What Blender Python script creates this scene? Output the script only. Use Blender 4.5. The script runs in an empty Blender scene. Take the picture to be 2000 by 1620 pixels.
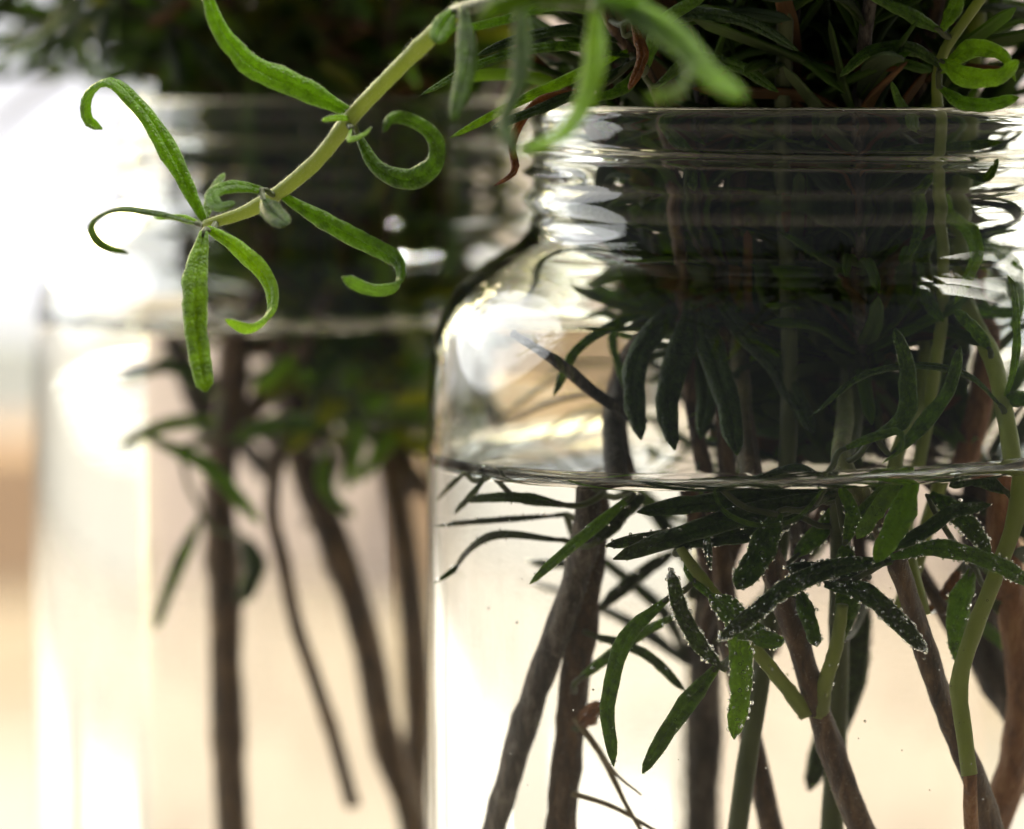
import bpy, math, random
from mathutils import Vector, Matrix, noise
R = math.radians
random.seed(11)
scene = bpy.context.scene
col = scene.collection
MM = 0.001

# ------------------------------------------------------------------ camera
FPX = 7988.0                      # focal length in pixels of the 2000 px wide photograph
CAM = Vector((-0.0372, -0.540, 0.177))
PITCH = R(5.08)
cd = bpy.data.cameras.new('camera')
cam = bpy.data.objects.new('camera', cd); col.objects.link(cam)
cam.location = CAM; cam.rotation_euler = (math.pi/2-PITCH, 0, 0)
cd.sensor_fit = 'HORIZONTAL'; cd.sensor_width = 36; cd.lens = FPX*36/2000
cd.clip_start = 0.01; cd.clip_end = 50
cd.dof.use_dof = True; cd.dof.focus_distance = 0.506; cd.dof.aperture_fstop = 10.5
cd.dof.aperture_blades = 0
scene.camera = cam

# ------------------------------------------------------------------ light of the room
w = bpy.data.worlds.new('World'); scene.world = w; w.use_nodes = True
bg = w.node_tree.nodes['Background']
bg.inputs[0].default_value = (0.93, 0.97, 1.0, 1); bg.inputs[1].default_value = 0.06
WINDOW_LIGHT = (.64, 2.3)      # the left window looks onto open shade, the right one into sun
def area(name, loc, target, sx, sy, power, colr, spread=180, shape='RECTANGLE'):
    l = bpy.data.lights.new(name, 'AREA'); l.shape = shape; l.size = sx; l.size_y = sy
    l.energy = power; l.color = colr; l.spread = math.radians(spread)
    o = bpy.data.objects.new(name, l); col.objects.link(o); o.location = loc
    o.rotation_euler = (Vector(target)-Vector(loc)).to_track_quat('-Z', 'Y').to_euler(); return o
area('daylight_on_table', (.46, .60, .95), (.40, .60, 0), .6, .4, 2.6, (1, .95, .85), 75)
area('overhead_fill', (.10, .16, .95), (.0, .04, .17), .14, .14, 9, (1, .97, .88))  # fill added above to brighten the leaf mass
area('low_warm_fill', (-.46, .80, .42), (-.05, .10, .12), .30, .30, 7.0, (1, .86, .44))  # warm lamp added behind so the blurred jar's leaves glow
area('side_fill', (-.80, .38, .46), (-.03, .02, .14), .95, .7, 4.2, (.97, .98, 1), shape='ELLIPSE')  # unseen soft lamp added for leaf light and the shoulder highlight
scene.view_settings.view_transform = 'Standard'
scene.view_settings.look = 'None'
scene.view_settings.exposure = 0.85
scene.view_settings.gamma = 1.0
c = scene.cycles
c.use_denoising = True
c.max_bounces = 28; c.transmission_bounces = 26; c.glossy_bounces = 8; c.diffuse_bounces = 4
c.transparent_max_bounces = 8
c.caustics_refractive = True; c.caustics_reflective = True
c.sample_clamp_indirect = 8; c.blur_glossy = 0.2

# ------------------------------------------------------------------ materials
def mat(name):
    m = bpy.data.materials.new(name); m.use_nodes = True
    nt = m.node_tree; nt.nodes.clear()
    out = nt.nodes.new('ShaderNodeOutputMaterial')
    return m, nt, out
def N(nt, typ, **kw):
    n = nt.nodes.new(typ)
    for k, v in kw.items():
        if k.startswith('i_'):
            key = k[2:].replace('_', ' ')
            n.inputs[key].default_value = v
        else: setattr(n, k, v)
    return n
def ramp(nt, src, stops):
    r = nt.nodes.new('ShaderNodeValToRGB')
    e = r.color_ramp.elements
    while len(e) < len(stops): e.new(0.5)
    for k, (p, cc) in enumerate(stops):
        e[k].position = p; e[k].color = (*cc, 1)
    nt.links.new(src, r.inputs[0]); return r
def noise_n(nt, scale, detail=4, rough=0.55, dist=0, stretch=None, coord='Object'):
    tc = nt.nodes.new('ShaderNodeTexCoord')
    src = tc.outputs[coord]
    if stretch:
        mp = nt.nodes.new('ShaderNodeMapping'); mp.inputs['Scale'].default_value = stretch
        nt.links.new(src, mp.inputs[0]); src = mp.outputs[0]
    n = N(nt, 'ShaderNodeTexNoise', i_Scale=scale, i_Detail=detail, i_Roughness=rough, i_Distortion=dist)
    nt.links.new(src, n.inputs['Vector']); return n
def bump(nt, h, strength, dist):
    b = N(nt, 'ShaderNodeBump', i_Strength=strength, i_Distance=dist)
    nt.links.new(h, b.inputs['Height']); return b

def glass_mat(name, ior, tint=(1, 1, 1), wav=0.0, scale=60, rough=0.0, smear=0):
    m, nt, out = mat(name)
    g = N(nt, 'ShaderNodeBsdfGlass', i_IOR=ior, i_Roughness=rough)
    g.inputs['Color'].default_value = (*tint, 1)
    if wav:
        n = noise_n(nt, scale, 2, stretch=(1, 1, .35))
        n2 = noise_n(nt, scale*9, 2)
        a = N(nt, 'ShaderNodeMath', operation='MULTIPLY_ADD'); a.inputs[1].default_value = 0.03
        nt.links.new(n2.outputs[0], a.inputs[0]); nt.links.new(n.outputs[0], a.inputs[2])
        b = bump(nt, a.outputs[0], wav, 0.0012)
        nt.links.new(b.outputs[0], g.inputs['Normal'])
    if smear:
        n = noise_n(nt, 38, 6, .7, 1.2, (1, 1, .5)); rr = ramp(nt, n.outputs[0], [(.52, (0, 0, 0)), (.78, (smear,)*3)])
        nt.links.new(rr.outputs[0], g.inputs['Roughness'])
    nt.links.new(g.outputs[0], out.inputs[0]); return m
GLASS = glass_mat('clear_glass', 1.5, (.985, .992, .975), .06, 60, smear=.10)
WATER_TOP = glass_mat('water_surface', 1.333, (1, 1, 1))
WATER_SIDE = glass_mat('water_on_glass', 1.333/1.5, (1, 1, 1), .30, 60)
BUBBLE = glass_mat('air_bubble', 1/1.333)

def leaf_mat(name, dark, light, under, trans, tmix=0.45, rough=.42):
    """green skin with mottling and pale flecks, pale midrib line and rolled margin, felted underside"""
    m, nt, out = mat(name); ln = nt.links.new
    n = noise_n(nt, 700, 6, .65)
    oi = nt.nodes.new('ShaderNodeObjectInfo')
    add = N(nt, 'ShaderNodeMath', operation='MULTIPLY_ADD'); add.inputs[1].default_value = .40
    ln(oi.outputs['Random'], add.inputs[0])
    sub = N(nt, 'ShaderNodeMath', operation='SUBTRACT'); sub.inputs[1].default_value = .20
    ln(n.outputs[0], sub.inputs[0]); ln(sub.outputs[0], add.inputs[2])
    r = ramp(nt, add.outputs[0], [(.27, dark), (.72, light)])
    vo = N(nt, 'ShaderNodeTexVoronoi', i_Scale=2100); tcv = nt.nodes.new('ShaderNodeTexCoord'); ln(tcv.outputs['Object'], vo.inputs['Vector'])
    vr = ramp(nt, vo.outputs['Distance'], [(.15, (1.25, 1.25, 1.1)), (.75, (.55, .55, .6))])
    mv = N(nt, 'ShaderNodeMix', data_type='RGBA', blend_type='MULTIPLY'); mv.inputs[0].default_value = .3
    ln(r.outputs[0], mv.inputs[6]); ln(vr.outputs[0], mv.inputs[7])
    pale = tuple(x*.6+y*.55 for x, y in zip(light, under))
    fl = noise_n(nt, 2300, 3, .7); fr = ramp(nt, fl.outputs[0], [(.56, (0, 0, 0)), (.72, (.6, .6, .6))])
    m1 = N(nt, 'ShaderNodeMix', data_type='RGBA'); ln(fr.outputs[0], m1.inputs[0]); ln(mv.outputs[2], m1.inputs[6]); m1.inputs[7].default_value = (*pale, 1)
    ac = N(nt, 'ShaderNodeAttribute', attribute_name='across')
    ab = N(nt, 'ShaderNodeMath', operation='ABSOLUTE'); ln(ac.outputs['Fac'], ab.inputs[0])
    er = ramp(nt, ab.outputs[0], [(.0, (.45, .45, .45)), (.10, (.05, .05, .05)), (.78, (0, 0, 0)), (.98, (.9, .9, .9))])
    m2 = N(nt, 'ShaderNodeMix', data_type='RGBA'); ln(er.outputs[0], m2.inputs[0]); ln(m1.outputs[2], m2.inputs[6]); m2.inputs[7].default_value = (*pale, 1)
    at = N(nt, 'ShaderNodeAttribute', attribute_name='under')
    mx = N(nt, 'ShaderNodeMix', data_type='RGBA')
    ln(at.outputs['Fac'], mx.inputs[0]); ln(m2.outputs[2], mx.inputs[6]); mx.inputs[7].default_value = (*under, 1)
    p = N(nt, 'ShaderNodeBsdfPrincipled', i_Roughness=rough)
    p.inputs['Specular IOR Level'].default_value = .4
    p.inputs['Sheen Weight'].default_value = .22; p.inputs['Sheen Roughness'].default_value = .3
    p.inputs['Sheen Tint'].default_value = (.9, .95, .75, 1)
    ln(mx.outputs[2], p.inputs['Base Color'])
    n3 = noise_n(nt, 1500, 5, .7)
    b0 = bump(nt, n3.outputs[0], .8, .0004)
    b = bump(nt, vo.outputs['Distance'], .7, .0003); b.invert = True; ln(b0.outputs[0], b.inputs['Normal']); ln(b.outputs[0], p.inputs['Normal'])
    t = nt.nodes.new('ShaderNodeBsdfTranslucent')
    tr = ramp(nt, add.outputs[0], [(.30, tuple(x*.35 for x in trans)), (.66, trans)])
    ln(tr.outputs[0], t.inputs[0]); ln(b.outputs[0], t.inputs['Normal'])
    ms = nt.nodes.new('ShaderNodeMixShader'); ms.inputs[0].default_value = tmix
    ln(p.outputs[0], ms.inputs[1]); ln(t.outputs[0], ms.inputs[2]); ln(ms.outputs[0], out.inputs[0]); return m
LEAF = leaf_mat('rosemary_leaf', (.030, .066, .008), (.095, .185, .022), (.18, .23, .09), (.52, .80, .05), .45)
LEAF_YOUNG = leaf_mat('young_rosemary_leaf', (.045, .115, .009), (.14, .28, .026), (.20, .28, .09), (.66, .92, .04), .52)
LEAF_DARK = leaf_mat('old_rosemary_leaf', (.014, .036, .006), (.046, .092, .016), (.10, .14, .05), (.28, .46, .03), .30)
LEAF_SUN_TINT = leaf_mat('sun_tinted_rosemary_leaf', (.10, .14, .012), (.26, .32, .03), (.26, .28, .09), (.88, .90, .06), .58)  # sunlit glow put into the leaf colour: yellower and more translucent
LEAF_DRY = leaf_mat('dry_rosemary_leaf', (.12, .045, .012), (.30, .13, .035), (.24, .13, .05), (.65, .30, .08), .35)

def bark_mat(name, stops, rough=.75, b_s=.9):
    m, nt, out = mat(name)
    n = noise_n(nt, 520, 8, .72, .5, (1, 1, .35))
    r = ramp(nt, n.outputs[0], stops)
    p = N(nt, 'ShaderNodeBsdfPrincipled', i_Roughness=rough)
    p.inputs['Sheen Weight'].default_value = .2
    nt.links.new(r.outputs[0], p.inputs['Base Color'])
    n2 = noise_n(nt, 900, 5, .65, .2, (1, 1, .22))
    b = bump(nt, n2.outputs[0], b_s, .0012); nt.links.new(b.outputs[0], p.inputs['Normal'])
    nt.links.new(p.outputs[0], out.inputs[0]); return m
BARK = bark_mat('brown_bark', [(.34, (.022, .011, .005)), (.50, (.085, .045, .020)), (.68, (.23, .135, .065))])
BARK_DARK = bark_mat('dark_bark', [(.34, (.010, .008, .006)), (.50, (.050, .036, .025)), (.66, (.22, .18, .14))])
BARK_RED = bark_mat('orange_bark', [(.3, (.09, .03, .008)), (.5, (.25, .10, .03)), (.7, (.42, .22, .09))])
def shoot_mat(name, a, b_, tr):
    m, nt, out = mat(name)
    n = noise_n(nt, 500, 5, .6, .2, (1, 1, .3))
    r = ramp(nt, n.outputs[0], [(.3, a), (.75, b_)])
    p = N(nt, 'ShaderNodeBsdfPrincipled', i_Roughness=.5)
    p.inputs['Sheen Weight'].default_value = .5; p.inputs['Sheen Roughness'].default_value = .4
    nt.links.new(r.outputs[0], p.inputs['Base Color'])
    n2 = noise_n(nt, 1800, 4); b = bump(nt, n2.outputs[0], .5, .0003); nt.links.new(b.outputs[0], p.inputs['Normal'])
    t = nt.nodes.new('ShaderNodeBsdfTranslucent'); t.inputs[0].default_value = (*tr, 1)
    ms = nt.nodes.new('ShaderNodeMixShader'); ms.inputs[0].default_value = .4
    nt.links.new(p.outputs[0], ms.inputs[1]); nt.links.new(t.outputs[0], ms.inputs[2])
    nt.links.new(ms.outputs[0], out.inputs[0]); return m
SHOOT = shoot_mat('green_shoot', (.20, .24, .05), (.36, .40, .13), (.6, .68, .16))
def turning_mat(name, lo, hi):
    """woody below, green above, blending unevenly between"""
    m, nt, out = mat(name); ln = nt.links.new
    n = noise_n(nt, 520, 8, .72, .5, (1, 1, .35))
    wd = ramp(nt, n.outputs[0], [(.34, (.028, .014, .006)), (.50, (.095, .050, .022)), (.68, (.24, .14, .065))])
    gr = ramp(nt, n.outputs[0], [(.3, (.20, .24, .05)), (.75, (.36, .40, .13))])
    at = N(nt, 'ShaderNodeAttribute', attribute_name='along')
    n2 = noise_n(nt, 260, 4, .6, 0, (1, 1, .3))
    ad = N(nt, 'ShaderNodeMath', operation='MULTIPLY_ADD'); ad.inputs[1].default_value = .22
    ln(n2.outputs[0], ad.inputs[0]); ln(at.outputs['Fac'], ad.inputs[2])
    f = ramp(nt, ad.outputs[0], [(lo+.11, (0, 0, 0)), (hi+.11, (1, 1, 1))])
    mx = N(nt, 'ShaderNodeMix', data_type='RGBA'); ln(f.outputs[0], mx.inputs[0]); ln(wd.outputs[0], mx.inputs[6]); ln(gr.outputs[0], mx.inputs[7])
    p = N(nt, 'ShaderNodeBsdfPrincipled', i_Roughness=.65); p.inputs['Sheen Weight'].default_value = .3
    ln(mx.outputs[2], p.inputs['Base Color'])
    b = bump(nt, n.outputs[0], .8, .0008); ln(b.outputs[0], p.inputs['Normal']); ln(p.outputs[0], out.inputs[0]); return m
ROOT_TAN = shoot_mat('tan_root', (.20, .15, .07), (.38, .30, .17), (.4, .32, .18))
SHOOT_DULL = shoot_mat('dull_green_shoot', (.07, .09, .03), (.17, .19, .08), (.22, .26, .09))

def plain_mat(name, stops, scale, rough, b_s=.3, b_d=.001, stretch=None):
    m, nt, out = mat(name)
    n = noise_n(nt, scale, 6, .6, .4, stretch)
    r = ramp(nt, n.outputs[0], stops)
    p = N(nt, 'ShaderNodeBsdfPrincipled', i_Roughness=rough)
    nt.links.new(r.outputs[0], p.inputs['Base Color'])
    b = bump(nt, n.outputs[0], b_s, b_d); nt.links.new(b.outputs[0], p.inputs['Normal'])
    nt.links.new(p.outputs[0], out.inputs[0]); return m
STONE = plain_mat('pinkish_stone', [(.3, (.25, .215, .185)), (.7, (.37, .325, .285))], 14, .10, .03)
PLASTER = plain_mat('pink_plaster', [(.3, (.50, .41, .39)), (.7, (.64, .55, .52))], 5, .9)
PAINT = plain_mat('white_paint', [(.3, (.78, .78, .76)), (.7, (.84, .84, .82))], 20, .5)
WOOD = plain_mat('brown_wood', [(.3, (.26, .17, .11)), (.7, (.42, .30, .21))], 12, .55, stretch=(.2, 3, 3))
FRAME = plain_mat('grey_frame_paint', [(.3, (.34, .39, .43)), (.7, (.42, .47, .51))], 20, .45)
def pane_mat(k):
    m, nt, out = mat('daylit_window_pane')
    e = N(nt, 'ShaderNodeEmission', i_Strength=WINDOW_LIGHT[k])
    e.inputs[0].default_value = ((.98, .965, 1.0, 1), (1.0, .965, .85, 1))[k]
    nt.links.new(e.outputs[0], out.inputs[0]); return m
PANES = [pane_mat(0), pane_mat(1)]

# ------------------------------------------------------------------ helpers
def mesh_obj(name, verts, faces, material, parent=None, loc=None, smooth=True, mats=None, fmat=None):
    me = bpy.data.meshes.new(name)
    me.from_pydata(verts, [], faces)
    for m in (mats or [material]): me.materials.append(m)
    if fmat: me.polygons.foreach_set('material_index', fmat)
    if smooth: me.polygons.foreach_set('use_smooth', [True]*len(me.polygons))
    me.update()
    o = bpy.data.objects.new(name, me); col.objects.link(o)
    if parent: o.parent = parent
    if loc is not None: o.location = loc
    return o
def tag(o, label, cat, group=None):
    o['label'] = label; o['category'] = cat
    if group: o['group'] = group
def empty(name, loc):
    o = bpy.data.objects.new(name, None); col.objects.link(o)
    o.location = loc; o.empty_display_size = .005; return o
def box(x0, x1, y0, y1, z0, z1, V, F):
    b = len(V)
    V += [(x0,y0,z0),(x1,y0,z0),(x1,y1,z0),(x0,y1,z0),(x0,y0,z1),(x1,y0,z1),(x1,y1,z1),(x0,y1,z1)]
    F += [tuple(b+i for i in q) for q in ((3,2,1,0),(4,5,6,7),(0,1,5,4),(1,2,6,5),(2,3,7,6),(3,0,4,7))]
def box_obj(name, dims, m, parent=None):
    V, F = [], []; box(*dims, V, F)
    return mesh_obj(name, V, F, m, parent, smooth=False)
def catmull(pts, n):
    pts = [Vector(p) for p in pts]
    pts = [p for i, p in enumerate(pts) if i == 0 or (p-pts[i-1]).length > 1e-9]
    m = len(pts); D = [(pts[i+1]-pts[i]).length for i in range(m-1)]
    S = [(pts[i+1]-pts[i])/D[i] for i in range(m-1)]
    T = [S[0]]+[(S[i-1]*D[i]+S[i]*D[i-1])/(D[i]+D[i-1]) for i in range(1, m-1)]+[S[-1]]
    dense = []                               # Hermite curve with tangents weighted by chord length, sampled evenly
    for i in range(m-1):
        for k in range(24):
            t = k/24; t2 = t*t; t3 = t2*t
            dense.append(pts[i]*(2*t3-3*t2+1)+T[i]*(D[i]*(t3-2*t2+t))+pts[i+1]*(3*t2-2*t3)+T[i+1]*(D[i]*(t3-t2)))
    dense.append(pts[-1])
    L = [0]
    for i in range(1, len(dense)): L.append(L[-1]+(dense[i]-dense[i-1]).length)
    out = []; j = 0
    for k in range(n+1):
        s = L[-1]*k/n
        while j < len(L)-2 and L[j+1] < s: j += 1
        f = (s-L[j])/max(1e-9, L[j+1]-L[j])
        out.append(dense[j].lerp(dense[j+1], min(1, f)))
    return out
def lerp_list(vals, t):
    x = t*(len(vals)-1); i = min(len(vals)-2, int(x)); return vals[i]+(vals[i+1]-vals[i])*(x-i)

FWD = Vector((0, math.cos(PITCH), -math.sin(PITCH))); UP = Vector((0, math.sin(PITCH), math.cos(PITCH)))
def ray(px, py):
    return (FWD + Vector((1,0,0))*((px-1000)/FPX) - UP*((py-810)/FPX)).normalized()
def P(px, py, Y):
    """point of the photograph's pixel on the vertical plane y = Y (mm)"""
    d = ray(px, py); t = (Y*MM-CAM.y)/d.y
    return CAM+d*t
def Pw(px, py, Y, ax=(0.0, 0.0), Rj=0.047):
    """the same through the water-filled cylinder of a jar: bends the ray where it enters"""
    d = ray(px, py); ox, oy = CAM.x-ax[0], CAM.y-ax[1]
    a = d.x*d.x+d.y*d.y; b = ox*d.x+oy*d.y; cc = ox*ox+oy*oy-Rj*Rj
    disc = b*b-a*cc
    if disc < 0: return P(px, py, Y)
    t = (-b-math.sqrt(disc))/a
    h = CAM+d*t
    n = Vector((h.x-ax[0], h.y-ax[1], 0)).normalized()
    eta = 1/1.333; ci = -n.dot(d); k = 1-eta*eta*(1-ci*ci)
    r = (d*eta+n*(eta*ci-math.sqrt(k))).normalized()
    s = max(.0018, (ax[1]+Y*MM-h.y)/r.y)
    p = h+r*s
    q = Vector((p.x-ax[0], p.y-ax[1]))
    if q.length > .0450: q *= .0450/q.length
    return Vector((q.x+ax[0], q.y+ax[1], p.z))

# ------------------------------------------------------------------ setting: table top, wall, windows
V, F = [], []; box(-1.6, 1.6, -.75, .93, -.04, 0, V, F)
o = mesh_obj('tabletop', V, F, STONE, smooth=False); o['kind'] = 'structure'
WY = .86
WINS = [(-1.45, -.135), (.14, 1.45)]
V, F = [], []
edges = [-1.6] + [e for wv in WINS for e in wv] + [1.6]
for i in range(0, len(edges), 2): box(edges[i], edges[i+1], WY, WY+.07, .0005, 1.5, V, F)
for a, b in WINS:
    box(a, b, WY, WY+.07, .0005, .05, V, F); box(a, b, WY, WY+.07, 1.2, 1.5, V, F)
o = mesh_obj('wall', V, F, PLASTER, smooth=False); o['kind'] = 'structure'
for k, (a, b) in enumerate(WINS):
    wn = empty('window', ((a+b)/2, WY, .05))
    tag(wn, ['tall daylit window with brown sill behind the blurred jar',
             'tall daylit window with white sill behind the sharp jar'][k], 'window')
    def part(name, dims, m):
        V, F = [], []; box(*dims, V, F)
        l = wn.location
        V = [(x-l.x, y-l.y, z-l.z) for x, y, z in V]
        return mesh_obj(name, V, F, m, wn, smooth=False)
    part('sill', (a-.005, b+.005, WY-.06, WY-.0005, .0005, .046), WOOD if k == 0 else PAINT)
    fw = .03; FR = FRAME
    part('frame_bar', (a, a+fw, WY+.004, WY+.05, .05, 1.2), FR)
    part('frame_bar', (b-fw, b, WY+.004, WY+.05, .05, 1.2), FR)
    part('frame_bar', (a+fw, b-fw, WY+.004, WY+.05, .05, .08), FR)
    part('frame_bar', (a+fw, b-fw, WY+.004, WY+.05, 1.17, 1.2), FR)
    nm = 3; xs = [a+fw+(b-a-2*fw)*i/nm for i in range(nm+1)]
    mw = [0, .02, .02, 0]
    if k == 1: xs[1] = .41; mw[1] = .045   # a broad post between the first panes of the right window
    for i in range(1, nm): part('mullion', (xs[i]-mw[i], xs[i]+mw[i], WY+.008, WY+.05, .08, 1.17), FRAME)
    for i in range(nm):
        part('pane', (xs[i]+mw[i], xs[i+1]-mw[i+1], WY+.03, WY+.036, .08, 1.17), PANES[k])

# ------------------------------------------------------------------ the jars and their water
OUT = [(0,1.5),(20,1.5),(36,1.5),(40,.4),(44,0),(46.8,2.2),(48.3,7),(48.5,14),(48.5,60),(48.5,100),(48.5,126),(48.35,133),(47.7,138.6),
       (46.3,142.8),(44,146.4),(41,149.0),(38,150.8),(35.7,152.6),(34.5,154.6),(34.4,155.9),(35.3,156.7),(35.9,157.6),(35.4,158.5),(34.5,159.2)]
NECK = [(34.4,160),(34.4,161),(34.4,162),(34.4,163),(34.4,164),(34.4,165),(34.4,166),(34.5,167),(34.7,168.2),(34.5,169.2),(33.7,169.9),(33.0,170.0),(32.2,169.8),(31.7,169.0),(31.6,167.5)]
INN = [(31.5,164),(31.4,160),(31.4,156),(31.9,153.2),(33.6,150.8),(36.2,148.9),(39.2,147),(41.8,144.6),(43.8,141.3),(45.0,137.4),(45.4,133),(45.5,126),(45.5,100),(45.5,60),(45.5,14),(44.8,9.5),(42.5,6.6),(38,5.2),(20,5),(0,5)]
def fine(pr, n):
    pts = catmull([(r, 0, z) for r, z in pr], n); return [(max(0, p.x), p.z) for p in pts]
NECK = NECK[:-3]+[(32.95, 169.9), (32.65, 169.2), (32.6, 167.5)]
INN = [(r+(1.55 if 140 < z < 152 else 1.15) if r > 30 else r, z) for r, z in INN]
outer = fine(OUT, 90)[:-1] + fine([OUT[-1]]+NECK, 90)
inner = fine([NECK[-1]]+INN, 110)[1:]
def r_in(z):                       # inner radius (mm) at height z
    for (r0, z0), (r1, z1) in zip(inner, inner[1:]):
        if z1 <= z <= z0 and r0 > 0: return r0+(r1-r0)*((z0-z)/max(1e-6, z0-z1))
    return inner[0][0] if z > inner[0][1] else 45.5
SEG = 168
def thread(th, z):                 # raised screw thread, fading in and out at its ends
    s = 0.0
    for start in (0.3,):
        for turn in (0, 1):
            a = (th-start) % (2*math.pi) + 2*math.pi*turn
            A = 2*math.pi*1.55
            if a > A: continue
            zc = 165.6-3.1*a/(2*math.pi)
            fade = min(1, a/.35, (A-a)/.35)
            d = (z-zc)/.62
            s = max(s, 1.45*fade*math.exp(-d*d))
    return s
def make_jar(name, ax, level, tilt, label, wname, wlabel):
    root = empty(name, (ax[0], ax[1], 0)); tag(root, label, 'jar', 'two glass jars')
    ang = [2*math.pi*k/SEG for k in range(SEG)]
    menis = 2.9
    def wz(th, r): return level+tilt*r*math.cos(th)
    V, F = [], []
    rings = []
    prof = [(r, z, 0) for r, z in outer]
    dry = [(r, z, 1) for r, z in inner if z > level-4]
    for r, z, kind in prof+dry:
        if r < 1e-6:
            rings.append([len(V)]); V.append((0, 0, z*MM)); continue
        ring = []
        for th in ang:
            rr, zz = r, z
            if kind == 0 and 159 < z < 168.2 and r > 33.9: rr = r+thread(th, z)
            if kind == 1:            # stretch the last rings so that they end on the water's edge
                top = inner[0][1]; bot = dry[-1][1]
                tz = wz(th, 45)+menis
                zz = tz+(z-bot)*(top-tz)/(top-bot); rr = r_in(zz)
            ring.append(len(V)); V.append((rr*MM*math.cos(th), rr*MM*math.sin(th), zz*MM))
        rings.append(ring)
    def skin(rings, F, flip=False):
        for a, b in zip(rings, rings[1:]):
            for k in range(SEG):
                k2 = (k+1) % SEG
                if len(a) == 1: f = (a[0], b[k2], b[k])
                elif len(b) == 1: f = (a[k], a[k2], b[0])
                else: f = (a[k], a[k2], b[k2], b[k])
                F.append(f[::-1] if flip else f)
    skin(rings, F)
    # fix: bottom disc winding
    mesh_obj('glass_body', V, F, GLASS, root)
    # water: closed body, its side lies on the jar's inner wall
    V, F, fm = [], [], []
    rings = []
    side = [(r, z) for r, z in inner if z < level+8][::-1]
    zt = side[-1][1]
    for r, z in side:
        if r < 1e-6: rings.append([len(V)]); V.append((0, 0, z*MM)); continue
        ring = []
        for th in ang:
            zz, rr = z, r
            tz = wz(th, 45)+menis
            z0 = level-30
            if z > z0: zz = z0+(z-z0)*(tz-z0)/(zt-z0); rr = r_in(zz)
            ring.append(len(V)); V.append((rr*MM*math.cos(th), rr*MM*math.sin(th), zz*MM))
        rings.append(ring)
    skin(rings, F); ns = len(F)
    edge = rings[-1]; top = [edge]
    NR = 40
    for j in range(1, NR):
        ring = []
        for k, th in enumerate(ang):
            e = Vector(V[edge[k]])/MM; re = math.hypot(e.x, e.y)
            q = (j/NR)**2.2
            r = re*(1-q) if j < NR else 0
            z = wz(th, r)+menis*math.exp(-(re-r)/2.0)
            z += .05*noise.noise(Vector((r*math.cos(th)*.16, r*math.sin(th)*.16, level)))
            ring.append(len(V)); V.append((r*MM*math.cos(th), r*MM*math.sin(th), z*MM))
        top.append(ring)
    top.append([len(V)]); V.append((0, 0, level*MM))
    skin(top, F)
    fm = [0]*ns+[1]*(len(F)-ns)
    wo = mesh_obj(wname, V, F, None, None, (ax[0], ax[1], 0), mats=[WATER_SIDE, WATER_TOP], fmat=fm)
    tag(wo, wlabel, 'water', 'water in the jars')
    return root
AX1 = (0.0, 0.0); AX2 = (-.0624, .088)
LV1, LV2 = 123.4, 136.0
make_jar('glass_jar', AX1, LV1, .036, 'clear screw-neck glass jar in sharp focus, half-empty shoulder above its water', 'water',
         'clear still water in the sharp jar, its level below the shoulder')
make_jar('glass_jar', AX2, LV2, .030, 'blurred clear glass jar standing behind the sharp one', 'water',
         'clear water in the blurred jar, filled up to the shoulder')

# ------------------------------------------------------------------ leaves and stems
PROF = [(-1,-.10,0),(-.82,.22,0),(-.42,.40,0),(-.10,.24,0),(0,.06,0),(.10,.24,0),(.42,.40,0),(.82,.22,0),(1,-.10,0),
        (.84,-.34,1),(.55,-.22,1),(.20,-.10,1),(0,-.24,1),(-.20,-.10,1),(-.55,-.22,1),(-.84,-.34,1)]
def wprof(s, blunt=.80, base=.34):
    a = base+(1-base)*min(1, s/.30)**.8
    if s > blunt: a *= math.sqrt(max(0, 1-((s-blunt)/(1-blunt))**2))
    return a*(1-.48*max(0, s-.38))
def leaf_geo(pts, width, hint, twist=(0, 0), n=16, seed=0, thick=1.0, blunt=.80, wob=.05, base=.34):
    """a rosemary leaf: narrow, thick, groove above, edges rolled under; pts along its midrib (metres)"""
    C = catmull(pts, n); V, F, U = [], [], []
    side = None; K = len(PROF)
    for i, p in enumerate(C):
        t = (C[min(n, i+1)]-C[max(0, i-1)]).normalized()
        if side is None:
            side = t.cross(hint)
            if side.length < 1e-3: side = t.cross(Vector((.3, .2, 1)))
            side.normalize()
        side = (side-t*side.dot(t)).normalized()
        s = i/n
        sd = Matrix.Rotation(R(twist[0]+(twist[1]-twist[0])*s), 3, t) @ side
        nr = sd.cross(t).normalized()
        wv = width*.5*max(.03, wprof(s if i < n else .999, blunt, base))
        wl = wv*(1+wob*noise.noise(Vector((s*9, seed*3.1, .5)))+wob*.5*noise.noise(Vector((s*24, seed*1.7, 2.5))))
        wr = wv*(1+wob*noise.noise(Vector((s*9, seed*2.3, 7.5)))+wob*.5*noise.noise(Vector((s*24, seed*4.7, 9.5))))
        for x, y, u in PROF:
            V.append(p+sd*(x*(wl if x < 0 else wr))+nr*(y*wv*thick))
    for i in range(n):
        for k in range(K):
            k2 = (k+1) % K
            F.append((i*K+k, i*K+k2, (i+1)*K+k2, (i+1)*K+k))
            U.append(1 if PROF[k][2] and (PROF[k2][2] or k == K-1) else 0)
    F.append(tuple(range(K-1, -1, -1))); U.append(0)
    F.append(tuple(n*K+k for k in range(K))); U.append(0)
    return V, F, U
ACROSS = [x if not u else math.copysign(.85, x) if abs(x) > .6 else .4 for x, y, u in PROF]
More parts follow.
